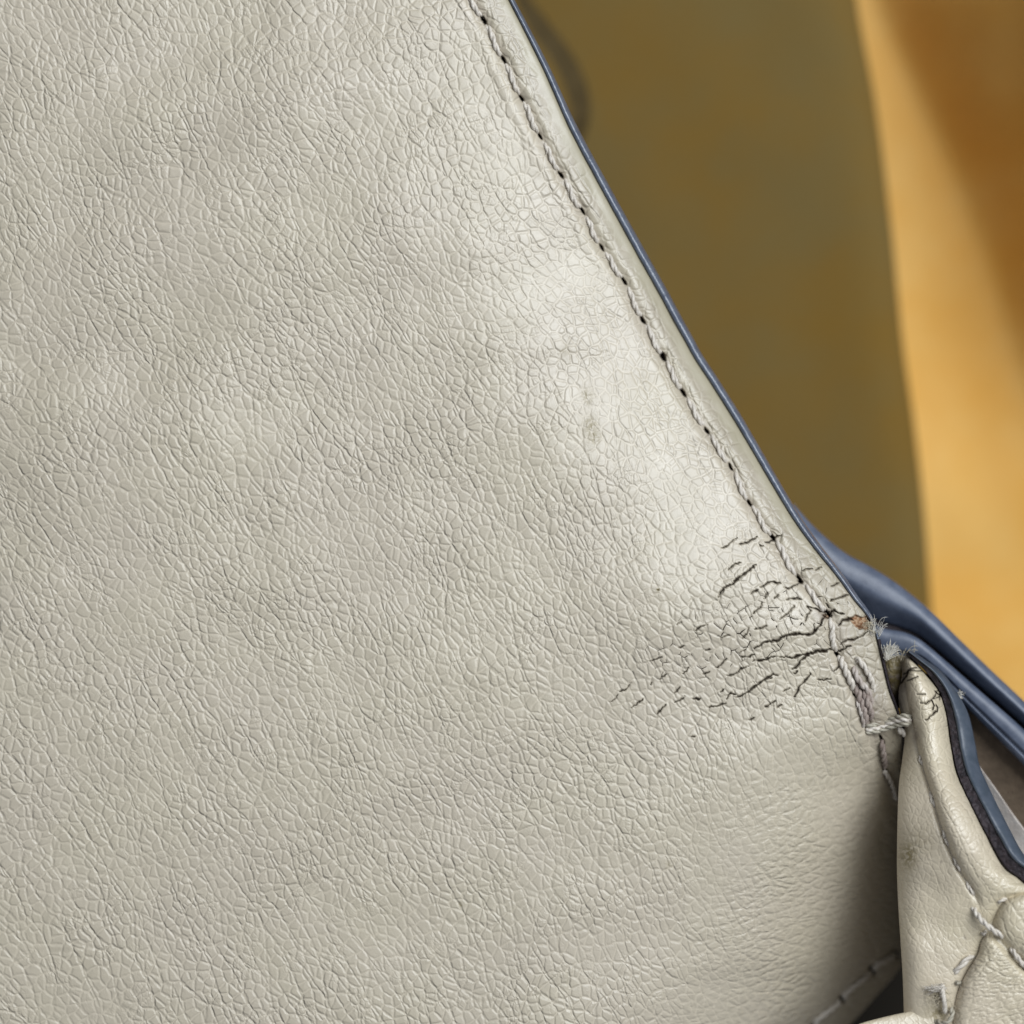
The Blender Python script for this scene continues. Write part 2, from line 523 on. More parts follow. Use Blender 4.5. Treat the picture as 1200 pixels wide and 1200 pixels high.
# slope-corrected distance to the edge
dB = np.gradient(B(ys), ys)
dperp = D / np.sqrt(1 + dB[:, None] ** 2)
dperp = np.minimum(dperp, D)

crack = np.zeros_like(XX)
lip = np.zeros_like(XX)
jx = 0.9 * vnoise(XX, YY, 5.5, 11) * 2 + 0.8 * vnoise(XX, YY, 2.2, 12) * 2
jy = 1.1 * vnoise(XX, YY, 5.5, 13) * 2 + 0.9 * vnoise(XX, YY, 2.2, 14) * 2
XJ, YJ = XX + jx, YY + jy
wn = 1 + 0.9 * vnoise(XX, YY, 6, 15) * 2
for hw, pts in CR:
    p = np.array([c3(*q) for q in pts])
    m = (XX > p[:, 0].min() - 12) & (XX < p[:, 0].max() + 12) & (YY > p[:, 1].min() - 12) & (YY < p[:, 1].max() + 12)
    if not m.any():
        continue
    x, y = XJ[m], YJ[m]
    L = np.concatenate([[0], np.cumsum(np.linalg.norm(np.diff(p, axis=0), axis=1))])
    best = np.full(x.shape, 1e9)
    tb = np.zeros(x.shape)
    for i in range(len(p) - 1):
        a, b = p[i], p[i + 1]
        v = b - a
        t = np.clip(((x - a[0]) * v[0] + (y - a[1]) * v[1]) / (v @ v), 0, 1)
        dd = np.hypot(x - a[0] - t * v[0], y - a[1] - t * v[1])
        k = dd < best
        best[k] = dd[k]
        tb[k] = (L[i] + t[k] * math.sqrt(v @ v)) / L[-1]
    w = hw * (0.56 if p[:, 0].mean() > 830 else 0.44) * (0.25 + 0.75 * np.minimum(1, 3.5 * np.minimum(tb, 1 - tb) + 0.1)) * np.clip(wn[m], 0.35, 1.9)
    c = 1 - sstep(w * 0.45, w + 0.75, best)
    crack[m] = np.maximum(crack[m], c)
    lip[m] = np.maximum(lip[m], np.exp(-((best - w - 1.8) / 2.2) ** 2) * min(1, hw / 1.6))

# surface shape of the flap
z = -(26 + 42 * np.exp(-((YY - 410) / 210) ** 2)) * np.clip(1 - dperp / 240, 0, 1) ** 2
lowr = sstep(800, 1010, YY)
z -= 30 * lowr * np.clip(1 - D / 200, 0, 1) ** 2.0
ee = (XX - 1000) * 0.91 + (YY - 870) * 0.41
z -= 1.15 * 42 * np.logaddexp(0, (ee - 18) / 42) * sstep(820, 930, YY)
z -= 0.25 * 50 * np.logaddexp(0, (YY - 960) / 50) * sstep(600, 1000, XX)
und = 1 - 0.90 * np.exp(-((XX - 680) / 170) ** 2 - ((YY - 400) / 230) ** 2)
und = und * (1 - 0.55 * sstep(650, 950, YY))
ua, va_ = XX * 0.88 - YY * 0.47, XX * 0.47 + YY * 0.88
z += 17 * und * vnoise(ua / 3.2, va_, 120, 21) + 9 * und * vnoise(ua / 2.2, va_, 62, 22)
z += 2.2 * und * vnoise(XX, YY, 60, 23) + 0.8 * vnoise(XX, YY, 24, 24)
z -= 20 * sstep(500, -300, XX + 0.4 * YY)
# dome near the cracked corner
z += 9 * np.exp(-(((XX - 900) / 110) ** 2 + ((YY - 700) / 90) ** 2))
# stitch groove, puckers and holes
sl = (XX - S_line(YY)) * 0.88
gw = sstep(-160, -100, YY) * (1 - sstep(940, 990, YY))
z -= gw * 2.6 * np.exp(-(sl / 6.0) ** 2)
z += gw * 1.5 * np.exp(-((np.abs(sl) - 13) / 7.0) ** 2)
hole = np.zeros_like(XX)
holes_all = S_holes + [(1001, 812), (1014, 850), (1033, 866), (1037, 902), (1046, 922)]
low_holes = [(1050, 1117), (1022, 1137), (986, 1171), (952, 1203), (918, 1236)]
for hx, hy in holes_all + low_holes:
    m = (np.abs(XX - hx) < 26) & (np.abs(YY - hy) < 26)
    dx, dy = XX[m] - hx, YY[m] - hy
    hs = random.uniform(.72, 1.12)
    a = (dx * 0.5 + dy * 0.86) / hs + 1.2 * vnoise(XX[m], YY[m], 3.5, 31)
    b = (dx * 0.86 - dy * 0.5) / hs * random.uniform(.85, 1.3) + 1.8 * vnoise(XX[m], YY[m], 3.0, 32)
    r = np.hypot(a / 6.4, b / 2.3)
    hole[m] = np.maximum(hole[m], 1 - sstep(0.55, 1.15, r))
    z[m] -= 2.2 * np.exp(-np.hypot(a / 10, b / 8) ** 2)
z -= 11 * hole
# lower seam groove
lh = np.array(low_holes, float)
v = lh[-1] - lh[0]
v /= np.linalg.norm(v)
sd = (XX - lh[0, 0]) * (-v[1]) + (YY - lh[0, 1]) * v[0]
z -= 4 * np.exp(-(sd / 6) ** 2) * sstep(1080, 1110, YY)
z -= 9 * sstep(4, 30, np.abs(sd)) * (sd < 0) * 0
# cracks: groove with raised lips
z -= 3.2 * crack
z += 0.5 * lip * (1 - crack)
# torn patch with exposed core
tear = np.exp(-(((XX - 1009) / 13) ** 2 + ((YY - 729 - 0.15 * (XX - 1010)) / 8) ** 2) ** 1.5 * 0.9)
tear = sstep(0.44, 0.58, tear + 0.75 * vnoise(XX, YY, 4.0, 41))
tear = np.maximum(tear, sstep(.45, .65, np.exp(-(((XX - 968) / 5) ** 2 + ((YY - 722) / 3.5) ** 2)) + .3 * vnoise(XX, YY, 3, 42)) * 0.8)
z -= 4.0 * tear
z += 2.0 * tear * (vnoise(XX, YY, 3.0, 43) + vnoise(XX, YY, 1.6, 44))
crack = np.maximum(crack, hole)
# edge: rolls over a little right at the paint
z -= 5 * np.exp(-(dperp / 3.0))
# stains, dirt, and shade painted in at the lower right
soil_shade = 0.72 * np.exp(-(((XX - 1022 - 0.25 * (YY - 820)) / 20) ** 2 + ((YY - 826) / 48) ** 2) ** 1.3)
soil_shade = np.maximum(soil_shade, 0.5 * sstep(850, 900, YY) * sstep(14, -8, -(sl)) * sstep(20, 4, sl) * (YY < 1000))
soil_shade = np.maximum(soil_shade, 0.75 * np.exp(-((XX - 968) / 13) ** 2 - ((YY - 720) / 9) ** 2))
soil_shade = np.maximum(soil_shade, 0.38 * np.exp(-((XX - 1003) / 38) ** 2 - ((YY - 745) / 40) ** 2))
soil_shade = np.maximum(soil_shade, gw * 0.30 * np.exp(-(sl / 5.0) ** 2))  # thread groove darker: dirt plus its shade painted in
soil_shade = np.maximum(soil_shade, gw * 0.28 * sstep(8, 16, sl) * sstep(1000, 700, YY))
soil_shade = np.maximum(soil_shade, 0.40 * np.exp(-(sd / 9) ** 2) * sstep(1080, 1110, YY) + 0.45 * (sd < 0) * sstep(-4, -20, sd) * sstep(1080, 1130, YY))
soil_shade = np.maximum(soil_shade, 0.45 * np.exp(-np.abs(D) / 60) * sstep(900, 1080, YY))  # painted shade along the lower right edge, carried by this mask
stain = np.zeros_like(XX)
for sx, sy, r, a in ((662, 410, 7, .45), (664, 418, 5, .35), (688, 463, 7, .7), (690, 470, 5, .6), (692, 500, 9, .9), (696, 512, 8, .95), (690, 494, 6, .8), (771, 691, 2.5, 1), (540, 1060, 2.0, .9), (330, 820, 2.0, .7), (455, 250, 2.2, .6), (1052, 640, 3, 0), (784, 1014, 4, .4)):
    stain = np.maximum(stain, a * np.exp(-((XX - sx) / r) ** 2 - ((YY - sy) / (r * 1.2)) ** 2))
gm = np.ones_like(XX)
gm *= 1 - 0.93 * sstep(19, 8, dperp + 8 * vnoise(XX, YY, 14, 51)) * sstep(700, 560, YY)
gm *= 1 - 0.35 * sstep(860, 960, YY) * sstep(170, 40, D)
gm *= 1 - 0.9 * tear
gm *= 1 - 0.5 * crack
crx, cry = (XX - 905) * .96 - (YY - 735) * .26, (XX - 905) * .26 + (YY - 735) * .96
craze = np.exp(-(np.where(crx < 0, crx / 150, crx / 110)) ** 2 - (cry / 42) ** 2) * 0.9
margin = 0.85 * sstep(20, 8, dperp + 8 * vnoise(XX, YY, 18, 52)) * sstep(760, 600, YY)
margin = np.maximum(margin, 0.28 * sstep(34, 26, dperp))
gb = sstep(830, 980, YY + 0.15 * (XX - 900)) * sstep(330, 90, D)
gx = XX + 26 * vnoise(XX, YY, 210, 61) + 5 * vnoise(XX, YY, 80, 62)
gy = YY + 26 * vnoise(XX, YY, 190, 63) + 5 * vnoise(XX, YY, 90, 64)
gcv = np.stack([gx, gy, 0 * gx], -1)
# wrap the sheet down at its far sides so that it has a rim
nr, nc = XX.shape
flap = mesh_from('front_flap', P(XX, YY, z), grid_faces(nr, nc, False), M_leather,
                 attrs={'gc': gcv.reshape(-1, 3), 'gm': gm, 'gb': gb, 'crack': crack, 'soil_shade': soil_shade, 'stain': stain, 'tear': tear, 'margin': margin, 'craze': craze})
flap['label'] = 'grained taupe leather with fine dark cracks fanning from its torn corner'
own(flap)
_zi = z


def flap_z(x, y):
    r = int(np.clip(np.searchsorted(ys, y), 0, nr - 1))
    c = nc - 1 - int(np.clip(np.searchsorted(ds, B(y) - x), 0, nc - 1))
    r0, r1, c0, c1 = max(0, r - 4), min(nr, r + 5), max(0, c - 4), min(nc, c + 5)
    return float(np.percentile(_zi[r0:r1, c0:c1], 75))


# row of stitches along the curved edge: each thread dives into its hole
def stitch(p, q, parent, mat, zf, r=3.2, arch=2.2, a=0.13, b=0.10, slant=1.2, dive=7.0, fuzz=3, pitch=26.0):
    p, q = np.array(p, float), np.array(q, float)
    v = q - p
    L = np.linalg.norm(v)
    t = v / L
    s = np.array([t[1], -t[0]])
    pts = []
    for u, k, h in ((a - .05, 0.2, -dive), (a + .04, 0.9, -dive * .15), (a + .18, 1.0, 0.8), (0.5, 0.0, 1.0), (1 - b - .18, -1.0, .8), (1 - b - .04, -0.9, -dive * .15), (1 - b + .04, -.3, -dive)):
        xy = p + v * u + s * slant * k
        zb = zf(*xy)
        pts.append((xy[0], xy[1], zb + (h if h < 0 else arch * h)))
    o = thread('stitch', pts, mat, parent, r=r, fuzz=fuzz, pitch=pitch)
    return o


flap_root = flap
for i in range(len(S_holes) - 1):  # one stitch from hole to hole
    r = 3.1 if i < 15 else 3.4
    o = stitch(S_holes[i], S_holes[i + 1], flap, M_thread, flap_z, r=r * random.uniform(.92, 1.06), slant=random.uniform(.8, 1.7), a=random.uniform(.15, .22), b=random.uniform(.12, .18))
    o.matrix_parent_inverse = (flap.matrix_parent_inverse @ flap.matrix_basis).inverted() if False else o.matrix_parent_inverse
for i in range(len(low_holes) - 1):
    stitch(low_holes[i], low_holes[i + 1], flap, M_thread, flap_z, r=3.3, arch=2.5, a=.1, b=.1)
bpy.context.view_layer.update()


def T(pts, mat, r=3.2, **k):
    return thread('stitch', pts, mat, flap, r=r, **k)


def on(x, y, h):
    return (x, y, flap_z(x, y) + h)


# back-tacked cluster at the corner
T([on(984, 768, -6), on(987, 776, 3), on(993, 790, 4), on(999, 803, 2), on(1001, 811, -6)], M_thread, 4.0)
T([on(1003, 776, -5), on(1006, 773, 3), on(1014, 783, 5), on(1020, 794, 4), on(1023, 804, 0), on(1024, 812, -6)], M_thread, 3.4)
T([on(1001, 780, -3), on(1003, 790, 3), on(1009, 800, 5), on(1016, 808, 4), on(1020, 818, 0), on(1022, 828, -6)], M_thread_mid, 3.6)
T([on(1002, 800, -4), on(1006, 812, 3), on(1011, 828, 4), on(1014, 840, 3), on(1014, 851, -6)], M_thread_dirty, 4.2)
T([on(1012, 808, -2), on(1016, 820, 5), on(1020, 833, 3), on(1022, 846, -5)], M_thread_dirty, 4.0)
T([on(1003, 814, -5), on(1006, 826, 2), on(1011, 842, 3), on(1012, 853, -3)], M_thread_mid, 2.4)
# binding threads that cross the gap to the gusset
for k, (dy0, dy1, rr, m) in enumerate(((-2, -6, 3.0, M_thread_olive), (2.5, -1.5, 3.2, M_thread), (6.0, 3.2, 2.8, M_thread_olive))):
    T([on(1014, 853 + dy0 * .5, -5), on(1020, 852 + dy0, 3), (1034, 849.5 + dy0, -38 + k), (1048, 847.5 + dy1, -32 + k), (1060, 845 + dy1, -20), (1068, 846 + dy1 * .6, -28)], m, rr, fuzz=5)
T([(1052, 852, -36), (1056, 857, -38), (1060, 862, -46)], M_thread, 3.6)
T([on(1033, 866, -5), on(1034, 874, 3), on(1036, 888, 3), on(1037, 900, -4)], M_thread_dirty, 3.4)
T([on(1036, 902, -3), on(1038, 907, 3), on(1043, 914, 3), on(1047, 925, 1), on(1050, 938, -4)], M_thread, 2.8)

# slate edge paint of the flap: a rounded bead
ey = np.linspace(-150, 1050, 560)
ex = B(ey)
tx, ty = np.gradient(ex), np.gradient(ey)
nn = np.hypot(tx, ty)
nx, ny = ty / nn, -tx / nn
wid = np.interp(ey, [-150, 0, 80, 150, 300, 460, 600, 650, 700, 740, 780, 850, 1050], [5, 5.5, 7, 8.5, 9.5, 9, 8.5, 7.5, 6, 4, 3, 2.5, 2])
zr = np.array([flap_z(a - 2, b) for a, b in zip(ex, ey)])
zr = np.convolve(np.pad(zr, 6, 'edge'), np.ones(13) / 13, 'valid')
prof = [(-0.08, -4.0), (0.02, -0.7), (0.12, 0.6), (0.3, 0.9), (0.5, 0.0), (0.7, -2.6), (0.86, -6.5), (0.96, -12), (1.0, -20), (0.9, -30), (0.4, -36), (-0.6, -38)]
pf = catmull(prof, 26)
EX = ex[:, None] + nx[:, None] * wid[:, None] * pf[None, :, 0]
EY = ey[:, None] + ny[:, None] * wid[:, None] * pf[None, :, 0]
EZ = zr[:, None] + pf[None, :, 1] * 0.9 + 0.5 * vnoise(EX, EY, 12, 71) + 0.25 * vnoise(EX, EY, 3, 72)
ks = int(np.searchsorted(ey, 748))
mesh_from('edge_paint', P(EX, EY, EZ)[:ks + 1], grid_faces(ks + 1, EX.shape[1]), M_paint, flap)
eo = mesh_from('edge_paint', P(EX, EY, EZ)[ks:], grid_faces(len(ey) - ks, EX.shape[1]), M_black, flap)  # same bead, nearly black along its lower stretch
eo['label'] = 'nearly black edge beside the gap' 

fibres('frayed_fibres', (1023, 741, -22), (0.10, -1.0, 0.1), 30, 24, M_fibre, flap, 0.16, 0.26, 2.0, .12)
fibres('frayed_fibres', (1029, 744, -26), (0.50, -1.0, 0.1), 12, 20, M_fibre, flap, 0.16, 0.24, 1.6, .12)
fibres('frayed_fibres', (1016, 732, -16), (0.8, 0.0, 0.5), 26, 8, M_fibre_tan, flap, 0.6, 0.4, 3.5)

# ------------------------------------------------------------ dark inside of the bag, below the flap
by = np.linspace(-150, 1320, 90)
bx = B(by) - 60
zs_ = np.array([flap_z(a, b) - 14 for a, b in zip(bx, by)])[:, None] * np.array([1, 0, 0, 0, 0]) + np.array([0, -260, -400, -700, -1299])
BX = np.stack([bx] * 5, 1)
side = np.stack([(BX - 600) * U, (600 - by[:, None] + 0 * BX) * U, zs_ * U], -1)
own(mesh_from('bag_wall', side, grid_faces(*BX.shape), M_olive))
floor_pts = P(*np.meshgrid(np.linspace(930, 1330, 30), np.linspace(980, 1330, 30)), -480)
own(mesh_from('gap_dark_sheet', floor_pts, grid_faces(30, 30), M_dark))  # near-black sheet put in for the darkness of the gap


# ------------------------------------------------------------ lofted strips
def loft(name, Lc, Rc, zf, n, m, mat, parent, prof=None, skirt=60, attrs=False, keep=True):
    """strip between two border curves (x, y); zf(s, t, x, y) gives the height; sides turned down by skirt"""
    a, b = catmull(Lc, n), catmull(Rc, n)
    t = np.linspace(0, 1, m)
    X = a[:, 0][:, None] * (1 - t) + b[:, 0][:, None] * t
    Y = a[:, 1][:, None] * (1 - t) + b[:, 1][:, None] * t
    s = np.linspace(0, 1, n)[:, None] + 0 * X
    Z = zf(s, t[None, :] + 0 * X, X, Y)
    if skirt:
        for k in (0.4, 1.0):
            X = np.concatenate([X[:, :1], X, X[:, -1:]], 1)
            Y = np.concatenate([Y[:, :1], Y, Y[:, -1:]], 1)
            Z = np.concatenate([Z[:, :1] - skirt * k, Z, Z[:, -1:] - skirt * k], 1)
    A = None
    if attrs:
        A = attrs(X, Y)
    return mesh_from(name, P(X, Y, Z), grid_faces(*X.shape), mat, parent, A)


# back panel: two painted edges and the lining between
back = empty('back_panel', (0, 0, 0))
own(back)
A_up = [(930, 590), (948, 611), (968, 630), (992, 649), (1020, 664), (1050, 683), (1085, 711), (1125, 750), (1162, 786), (1200, 822), (1300, 920)]
A_lo = [(930, 640), (955, 668), (985, 700), (1008, 716), (1030, 727), (1055, 735), (1078, 745), (1110, 771), (1150, 806), (1200, 850), (1300, 945)]
B_up = [(990, 716), (1010, 724), (1035, 736), (1060, 741), (1080, 751), (1110, 776), (1150, 811), (1200, 855), (1300, 950)]
B_lo = [(1000, 770), (1020, 775), (1050, 777), (1080, 781), (1100, 796), (1118, 812), (1138, 834), (1200, 897), (1300, 1000)]


def hump(t, a=1.0):
    return (np.clip(1 - np.abs(2 * t - 1) ** 2.4, 0, 1)) ** 0.6 * a


def zA(s, t, x, y):
    return -92 + 15 * hump(t) - 20 * (1 - s) - 14 * sstep(.45, 1.0, t) + 1.5 * vnoise(x, y, 30, 81)


def zB(s, t, x, y):
    return -96 + 11 * hump(t) - 6 * t - 9 * sstep(.3, 0, s) + 1.5 * vnoise(x, y, 26, 82) - 5 * np.exp(-((t - .68) / .06) ** 2)


loft('edge_paint', A_up, A_lo, zA, 220, 40, M_paint2, back, skirt=70)
loft('edge_paint', B_up, B_lo, zB, 200, 40, M_paint2, back, skirt=60)
loft('edge_dark_strip', [(990, 690), (1020, 715), (1060, 728), (1110, 762), (1200, 838), (1300, 930)], [(990, 740), (1020, 745), (1060, 755), (1110, 790), (1200, 870), (1300, 970)],
     lambda s, t, x, y: -122 + 2 * vnoise(x, y, 9, 86), 120, 10, M_black, back, skirt=10)  # black strip filling the groove between the two bands
loft('lining', [(1085, 760), (1120, 800), (1140, 828), (1200, 888), (1300, 990)], [(1085, 850), (1110, 900), (1140, 960), (1180, 1010), (1300, 1120)],
     lambda s, t, x, y: -128 - 26 * t + 5 * vnoise(x, y, 30, 83), 80, 30, M_lining, back, skirt=30)
loft('lining_strip', [(1136, 880), (1148, 898), (1166, 923), (1200, 971), (1290, 1085)], [(1128, 890), (1140, 915), (1160, 950), (1195, 1012), (1260, 1110)],
     lambda s, t, x, y: -84 - 16 * t + 1.5 * vnoise(x, y, 12, 84), 60, 16, M_pale, back, skirt=16)
# tall suede-lined wall of the bag, standing open behind the flap
oy = np.linspace(-250, 1100, 150)
orx = np.interp(oy, rim[:, 1], rim[:, 0])
ot = np.linspace(0, 1, 80)
OX = 380 + (orx[:, None] - 380) * ot
OY = oy[:, None] + 0 * OX
OZ = -700 + 14 * vnoise(OX, OY, 240, 87) + 4 * vnoise(OX, OY, 70, 88) - 30 * np.exp(-(orx[:, None] - OX) / 16.0)
for k, (dx, dz) in enumerate(((1, -8), (0, -16), (-14, -20))):
    OX = np.concatenate([OX, OX[:, -1:] + dx], 1)
    OY = np.concatenate([OY, OY[:, -1:]], 1)
    OZ = np.concatenate([OZ, OZ[:, -1:] + dz], 1)
sp = mesh_from('suede_wall', P(OX, OY, OZ), grid_faces(*OX.shape), M_olive, back)
sp['label'] = 'olive brown suede-lined wall, out of focus'
# out-of-focus lining bulge beyond the flap at the top
loft('lining', [(540, -140), (555, 0), (580, 60), (610, 120), (640, 185)], [(550, -140), (600, -10), (622, 36), (648, 72), (664, 106), (670, 140), (664, 185)],
     lambda s, t, x, y: -560 - 90 * np.clip(t, 0, 1) ** 4 + 3 * vnoise(x, y, 30, 85), 90, 30, M_olive, back, skirt=0)
loft('lining_strip', [(548, -140), (598, -10), (620, 36), (646, 72), (662, 106), (668, 140), (662, 185)], [(562, -150), (612, -20), (640, 22), (670, 62), (688, 102), (691, 140), (676, 185)],
     lambda s, t, x, y: -655 - 44 * t, 90, 8, M_umber_shade, back, skirt=14)  # dark strip put in for the contact shadow round the bulge
fibres('white_flake', (1125, 815, -78), (0.3, -.3, 0.5), 30, 4.5, M_fibre, back, 0.9, 0.5, 2.0)

# ------------------------------------------------------------ side gusset
gus = empty('side_gusset', (0, 0, 0))
own(gus)
gL = yfun([(768, 1054), (790, 1057), (811, 1053), (830, 1054), (860, 1060), (892, 1057), (925, 1053), (1000, 1051), (1050, 1052), (1100, 1055), (1150, 1058), (1215, 1060), (1290, 1064)])
gR = yfun([(768, 1066), (779, 1075), (794, 1089), (812, 1102), (838, 1110), (877, 1116), (908, 1123), (942, 1138), (981, 1158), (1016, 1177), (1033, 1200), (1070, 1230), (1290, 1300)])
gS = yfun([(768, 1058), (800, 1060), (850, 1070), (890, 1079), (925, 1090), (975, 1105), (1015, 1122), (1048, 1142), (1085, 1160), (1135, 1200), (1290, 1300)])


def lift(y):
    return 60 * sstep(850, 980, np.asarray(y, float))


def gus_z(x, y):
    x = np.asarray(x, float)
    y = np.asarray(y, float)
    l, r, s = gL(y), gR(y), gS(y)
    tr = np.clip((x - s) / np.maximum(r - s, 1), 0, 1)
    roll = np.where(x > s, (np.clip(1 - np.abs(2 * tr - 1.0) ** 2.2, 0, 1)) ** 0.62, 0)
    base0 = -0.42 * np.clip(s - x, 0, 90) * sstep(790, 880, y) * (1 - 0.75 * sstep(1000, 1130, y))
    amp = np.interp(y, [768, 800, 1000, 1040, 1080], [12, 19, 19, 9, 0])
    base = -22 + lift(y) - 26 * np.exp(-(x - l) / 11.0)
    z = base + base0 + amp * roll
    z -= 5 * np.exp(-((x - s) / 4.0) ** 2) * sstep(850, 890, y) * (1 - sstep(1040, 1070, y))
    z -= 16 * tr ** 3 * sstep(760, 800, y)
    z -= 22 * np.exp(-(y - 768) / 7.0)
    z += 5 * vnoise(x, y, 55, 91) + 2.5 * vnoise(x, y, 22, 92)
    z -= 9 * np.exp(-np.maximum(gQd(x, y), 0) / 9.0) * sstep(1035, 1060, y)
    return z


Q = [(1290, 1040), (1200, 1047), (1186, 1049), (1175, 1057), (1165, 1075), (1158, 1088), (1150, 1103), (1146, 1118), (1134, 1138), (1125, 1156), (1119, 1176), (1117, 1200), (1116, 1290)]
Qx = yfun([(1040, 1290), (1047, 1200), (1049, 1186), (1057, 1175), (1075, 1165), (1088, 1158), (1103, 1150), (1118, 1146), (1138, 1134), (1156, 1125), (1176, 1119), (1200, 1117), (1290, 1116)])


def gQd(x, y):
    return (Qx(y) - x) * 0.8


gyv = np.arange(768, 1290, 1.3)
tt_ = np.linspace(0, 1, 120)
GY = gyv[:, None] + 0 * tt_[None]
GX = gL(gyv)[:, None] * (1 - tt_) + gR(gyv)[:, None] * tt_
GZ = gus_z(GX, GY)
# left side rolls under
for k, (dx, dz) in enumerate(((0.5, -8), (1.5, -24), (4, -330))):
    GX = np.concatenate([GX[:, :1] + dx, GX], 1)
    GY = np.concatenate([GY[:, :1], GY], 1)
    GZ = np.concatenate([GZ[:, :1] + dz, GZ], 1)
GX = np.concatenate([GX, GX[:, -1:] - 0.5], 1)
GY = np.concatenate([GY, GY[:, -1:]], 1)
GZ = np.concatenate([GZ, GZ[:, -1:] - 45], 1)


def line_field(X, Y, lines, jit=1.2):
    f = np.zeros_like(X)
    xj = X + jit * 2 * vnoise(X, Y, 4, 95)
    yj = Y + jit * 2 * vnoise(X, Y, 4, 96)
    for hw, pts in lines:
        for i in range(len(pts) - 1):
            a, b = np.array(pts[i], float), np.array(pts[i + 1], float)
            v = b - a
            t = np.clip(((xj - a[0]) * v[0] + (yj - a[1]) * v[1]) / (v @ v), 0, 1)
            d_ = np.hypot(xj - a[0] - t * v[0], yj - a[1] - t * v[1])
            f = np.maximum(f, 1 - sstep(hw * .4, hw + .7, d_))
    return f


c1 = lambda x, y: (900 + x / 4.0, 650 + y / 4.0)
GCR = [(1.2, [c1(625, 600), c1(640, 575), c1(665, 540), c1(697, 527)]), (0.6, [c1(640, 560), c1(660, 545), c1(720, 545)]), (0.6, [c1(650, 590), c1(700, 570)]),
       (0.8, [c1(715, 692), c1(740, 700), c1(770, 675), c1(800, 665)]), (0.9, [c1(765, 680), c1(785, 655), c1(790, 640)]), (0.9, [c1(775, 730), c1(782, 705), c1(765, 685)]),
       (1.3, [c1(740, 775), c1(765, 755), c1(790, 735)]), (0.8, [c1(780, 640), c1(805, 655), c1(805, 680)]), (0.5, [c1(700, 655), c1(735, 655)]), (0.6, [c1(790, 700), c1(795, 735)])]


def g_attrs(X, Y):
    cr = line_field(X, Y, GCR)
    soil_shade = 0.9 * np.exp(-((X - 1056) / 7) ** 2 - ((Y - 795) / 22) ** 2)  # shade of the recess beside the fold, painted into the colour
    soil_shade = np.maximum(soil_shade, 0.8 * np.exp(-((X - 1073) / 4.5) ** 2 - ((Y - 862) / 9) ** 2))
    soil_shade = np.maximum(soil_shade, 0.5 * np.exp(-((X - 1069) / 4) ** 2 - ((Y - 838) / 16) ** 2))
    stain = 1.0 * np.exp(-((X - 1064) / 11) ** 2 - ((Y - 1002) / 17) ** 2)
    stain = np.maximum(stain, 0.35 * np.exp(-((X - 1075) / 22) ** 2 - ((Y - 985) / 20) ** 2))
    stain = np.maximum(stain, 0.8 * np.exp(-((X - 1100) / 12) ** 2 - ((Y - 1187) / 12) ** 2))
    for sx, sy in ((1084, 986), (1103, 1010), (1130, 1099), (1057, 1006), (1160, 960)):
        soil_shade = np.maximum(soil_shade, 0.8 * np.exp(-((X - sx) / 1.6) ** 2 - ((Y - sy) / 1.6) ** 2))
    gx = X + 12 * vnoise(X, Y, 60, 97)
    gy = Y + 12 * vnoise(X, Y, 60, 98)
    gm = 0.45 + 0.35 * (X > gS(Y)) + 0 * X
    return {'gc': np.stack([gx, gy, 0 * gx], -1).reshape(-1, 3), 'gm': gm, 'gb': 0 * X + 0.12, 'crack': cr, 'soil_shade': soil_shade, 'stain': stain, 'tear': 0 * X, 'margin': 0 * X}


ga = g_attrs(GX, GY)
GZ = GZ - 3 * ga['crack']
gp = mesh_from('gusset_panel', P(GX, GY, GZ), grid_faces(*GX.shape), M_cream, gus, ga)
gp['label'] = 'cream leather rolled over beside the slate painted rim, with a yellowed stain'


# lower gusset piece
def low_z(x, y):
    e = np.maximum(x - Qx(y), 0)
    z = 28 + 17 * (1 - np.exp(-e / 9.0)) + 4 * vnoise(x, y, 40, 101) + 2 * vnoise(x, y, 18, 102)
    sdd = ((x - 1158) * 0.74 - (y - 1087) * 0.67)
    z -= 9 * np.exp(-(sdd / 6) ** 2)
    z += 6 * sstep(4, 26, sdd)
    z -= 14 * np.exp(-np.maximum(y - 1047, 0) / 4.0)
    return z - 10 * sstep(1100, 1250, y)


ly = np.concatenate([np.arange(1041, 1060, .5), np.arange(1060, 1290, 1.4)])
lt = np.linspace(0, 1, 110) ** 1.3
LY = ly[:, None] + 0 * lt
LX = Qx(ly)[:, None] * (1 - lt) + 1320 * lt
LZ = low_z(LX, LY)
LX = np.concatenate([LX[:, :1] + 3, LX], 1)
LY = np.concatenate([LY[:, :1], LY], 1)
LZ = np.concatenate([LZ[:, :1] - 30, LZ], 1)


def l_attrs(X, Y):
    a = g_attrs(X, Y)
    a['crack'] = 0 * X
    a['stain'] = 0 * X
    a['soil_shade'] = 0.5 * np.exp(-np.maximum(X - Qx(Y), 0) / 3.0)
    a['gb'] = sstep(1090, 1120, Y) * 0.95
    a['gm'] = 1.25 + 0 * X
    return a


own_low = mesh_from('gusset_foot', P(LX, LY, LZ), grid_faces(*LX.shape), M_cream, gus, l_attrs(LX, LY))

